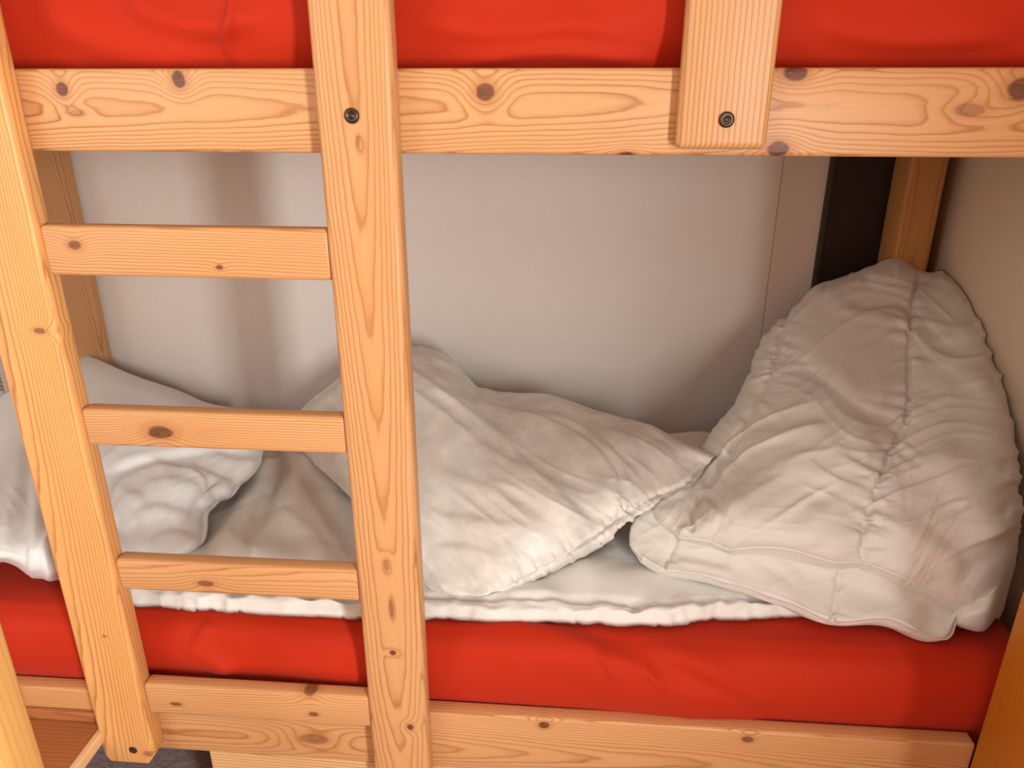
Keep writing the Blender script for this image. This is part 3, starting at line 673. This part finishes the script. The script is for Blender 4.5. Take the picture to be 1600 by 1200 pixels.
    net = [[(1030, 786, 1.30), (1075, 812, 1.27), (1140, 822, 1.24), (1225, 830, 1.215), (1320, 850, 1.195), (1400, 870, 1.18), (1470, 900, 1.165), (1530, 930, 1.16)],
           [(1000, 805, 1.285), (1050, 840, 1.25), (1130, 850, 1.225), (1220, 860, 1.20), (1318, 885, 1.18), (1400, 905, 1.165), (1468, 930, 1.155), (1522, 945, 1.155)],
           [(986, 828, 1.265), (1040, 860, 1.235), (1122, 878, 1.205), (1215, 895, 1.18), (1310, 918, 1.16), (1395, 935, 1.148), (1462, 955, 1.14), (1515, 950, 1.15)],
           [(985, 850, 1.245), (1032, 880, 1.22), (1112, 895, 1.19), (1212, 925, 1.15), (1304, 955, 1.125), (1390, 960, 1.12), (1455, 985, 1.11), (1505, 945, 1.15)],
           [(1000, 872, 1.225), (1040, 891, 1.21), (1105, 902, 1.185), (1222, 937, 1.14), (1300, 971, 1.115), (1395, 970, 1.115), (1474, 998, 1.10), (1500, 950, 1.15)]]
    for k_, row in enumerate(net): net[k_] = [(a, b_, c_+.020*(1-k_/4)) for a, b_, c_ in row]
    Q = ray_net(net, n2, m2, .012, .10, (0, 1, 1, .3))
    Q = apply_folds(Q, [([(1060, 835), (1120, 850), (1180, 890), (1240, 935)], .010, 14, 22, 1), ([(1150, 845), (1210, 880), (1260, 920)], .007, 12, 14), ([(1330, 890), (1400, 930), (1450, 975)], .008, 22, 18), ([(1040, 880), (1090, 884), (1150, 900)], .006, 8, 8)])
    px, py = PR(Q.reshape(-1, 3)); px = px.reshape(n2, m2); py = py.reshape(n2, m2)
    s3, _ = seg_dist(px, py, [(1062, 830), (1048, 862), (1034, 892)]); s4, _ = seg_dist(px, py, [(1318, 870), (1309, 920), (1300, 972)])
    nn = normals(Q); nn = nn*np.sign(nn[n2//2, m2//2]@(np.array([0, 0, CZ])-Q[n2//2, m2//2]))
    Q = wrinkle(Q, [(20, 110, 24, .004, 111), (-30, 70, 16, .0025, 112)])
    Q = pucker(Q, [(1062, 830), (1048, 862), (1034, 892)], .004, 26, 9, 113, .008, 4); Q = pucker(Q, [(1318, 870), (1309, 920), (1300, 972)], .004, 26, 10, 114, .008, 4)
    Q = relax(Q, .03, .03, 120, .014, .08, 33, .0008, .5, 20)
    Q[..., 2] = np.maximum(Q[..., 2], ZT+.004)
    body('folded_layer', Q-lo, m_white, e, .05, (.0, .5, -.85), zmin=.002)
    tube('piping', cr(Q[-1, 4:-4:8]-lo, 160)+np.array([0, -.001, .001]), .0024, m_white, e)
    tube('piping', cr(P[-1, 4:-4:8]-lo, 160)+np.array([0, -.001, .0]), .0024, m_white, e)
    # the rolled end tucked in at the corner
    n3 = 90
    net = [[(1484, 938, 1.16), (1512, 938, 1.14), (1545, 930, 1.13), (1568, 905, 1.16)],
           [(1486, 958, 1.15), (1512, 960, 1.115), (1542, 956, 1.11), (1564, 938, 1.14)],
           [(1488, 975, 1.135), (1512, 984, 1.12), (1538, 986, 1.12), (1556, 966, 1.14)]]
    R_ = ray_net(net, n3, n3, .02, .2, (0, 1, 1, 1)); R_ = relax(R_, .04, .04, 120, .014, .2, 41, .0012, .4, 10)
    R_[..., 2] = np.maximum(R_[..., 2], ZT-.005)
    body('rolled_end', R_-lo, m_white, e, .05, (.0, .8, -.5), zmin=.0)
make_right()

# ------------------------------------------------------------------ things around the bed
w_orange = wood('orange_varnished_wood', 61, pith=(0, -.05), freq=120, light=(.58, .20, .015), dark=(.48, .155, .01), wob=.01)
xw = U(1558, 1060, Y=D-.006)[0]
wd = empty('wardrobe', ((xw+WX)/2, .82, 0), 'orange varnished wooden wardrobe side closing off the lower right corner of the photo', 'wardrobe')
board('side_panel', xw, xw+.02, .30, D-.004, 0, 2.0, w_orange, wd, True, .003)  # unseen depth towards the camera added to shade the bed's lower right
board('back_panel', xw+.021, WX-.004, D-.014, D-.004, .02, 1.99, w_orange, wd, True, .001)
dr = board('door', xw+.002, WX-.004, .280, .298, .06, 1.98, w_orange, wd, True, .003)
board('top_panel', xw+.021, WX-.004, .30, D-.015, 1.97, 1.995, w_orange, wd, False, .002)
board('plinth', xw+.021, WX-.004, .31, D-.015, .0, .06, w_orange, wd, False, .002)

# drawer under the bed
xd = U(333, 1192, Y=1.062)[0]
ud = empty('underbed_drawer', (0, 1.3, 0), 'pale wooden drawer front under the lower side rail, beside the bare grey carpet', 'drawer')
board('drawer_front', xd, .60, 1.055, 1.075, .03, .292, wood('pine_drawer', 71, pith=(0, -.07), freq=160, light=(.80, .50, .25), wob=.008), ud, bev=.004)
board('drawer_side', xd+.01, xd+.024, 1.076, 1.70, .03, .25, mw, ud, bev=.002)
board('drawer_side', .575, .589, 1.076, 1.70, .03, .25, mw, ud, bev=.002)
board('drawer_back', xd+.025, .574, 1.685, 1.70, .03, .25, mw, ud, bev=.002)
board('drawer_bottom', xd+.025, .574, 1.077, 1.684, .035, .045, mw, ud, bev=.001)

# low bench with a brown top and a pale edge
bz = .372
bxr = U(160, 1130, Z=bz)[0]
bn = empty('bench', (-1.1, .85, 0), 'low reddish brown wooden bench with a pale edge, left of the ladder foot', 'bench')
w_brown = wood('brown_stained_wood', 81, pith=(.0, -.03), freq=120, light=(.44, .16, .055), dark=(.29, .09, .028), wob=.02)
me = box_mesh('seat_board', .44, .38, .018, .002); link('seat_board', me, w_brown, bn, (bxr-.22-(-1.1), .842-.85, bz-.009))
w_pale = wood('pale_edge', 82, pith=(0, -.05), light=(.88, .60, .34), dark=(.7, .42, .2))
me = box_mesh('edging', .38, .014, .024, .003); link('edging', me, w_pale, bn, (bxr+.007+1.1, .842-.85, bz-.010), (0, 0, math.pi/2))
board('gap_shade_strip', bxr-.44, bxr-.002, 1.033, 1.043, bz-.02, bz+.020, w_brown, bn, bev=.002)  # added dark strip, stands in for the shaded gap along the rail
for lx in (bxr-.42, bxr-.10):
    for ly in (.68, .98): board('leg', lx, lx+.04, ly, ly+.04, 0, bz-.019, w_brown, bn, True, .003)

# post in the near left corner
fx = U(24, 1100, Y=.70)[0]
fp = board('wooden_post', fx-.10, fx, .66, .72, 0, 1.15, wood('yellow_pine_post', 91, pith=(0, -.08), freq=110, light=(.72, .40, .13), dark=(.62, .31, .08), wob=.006), None, True, .010, 4)
fp['label'] = 'bright yellow pine post in the near lower left corner of the photo'; fp['category'] = 'post'

# beaded cord behind the left ladder rail
q = U(1, 612, Y=1.90); m_cord = cloth_mat('cord_beige', (.78, .72, .62), .8, .1, .2)
pts = []
for i in range(900):
    t = i/899; a = t*46*2*math.pi
    pts.append((q[0]-.004+.010*math.cos(a), 1.90+.010*math.sin(a), q[2]+t*.55))
cd_ = tube('twisted_cord', pts, .0042, m_cord, None, (q[0], 1.90, q[2]), 6)
cd_['label'] = 'beige twisted cord hanging on the wall at the far left, cut by the photo edge'; cd_['category'] = 'cord'
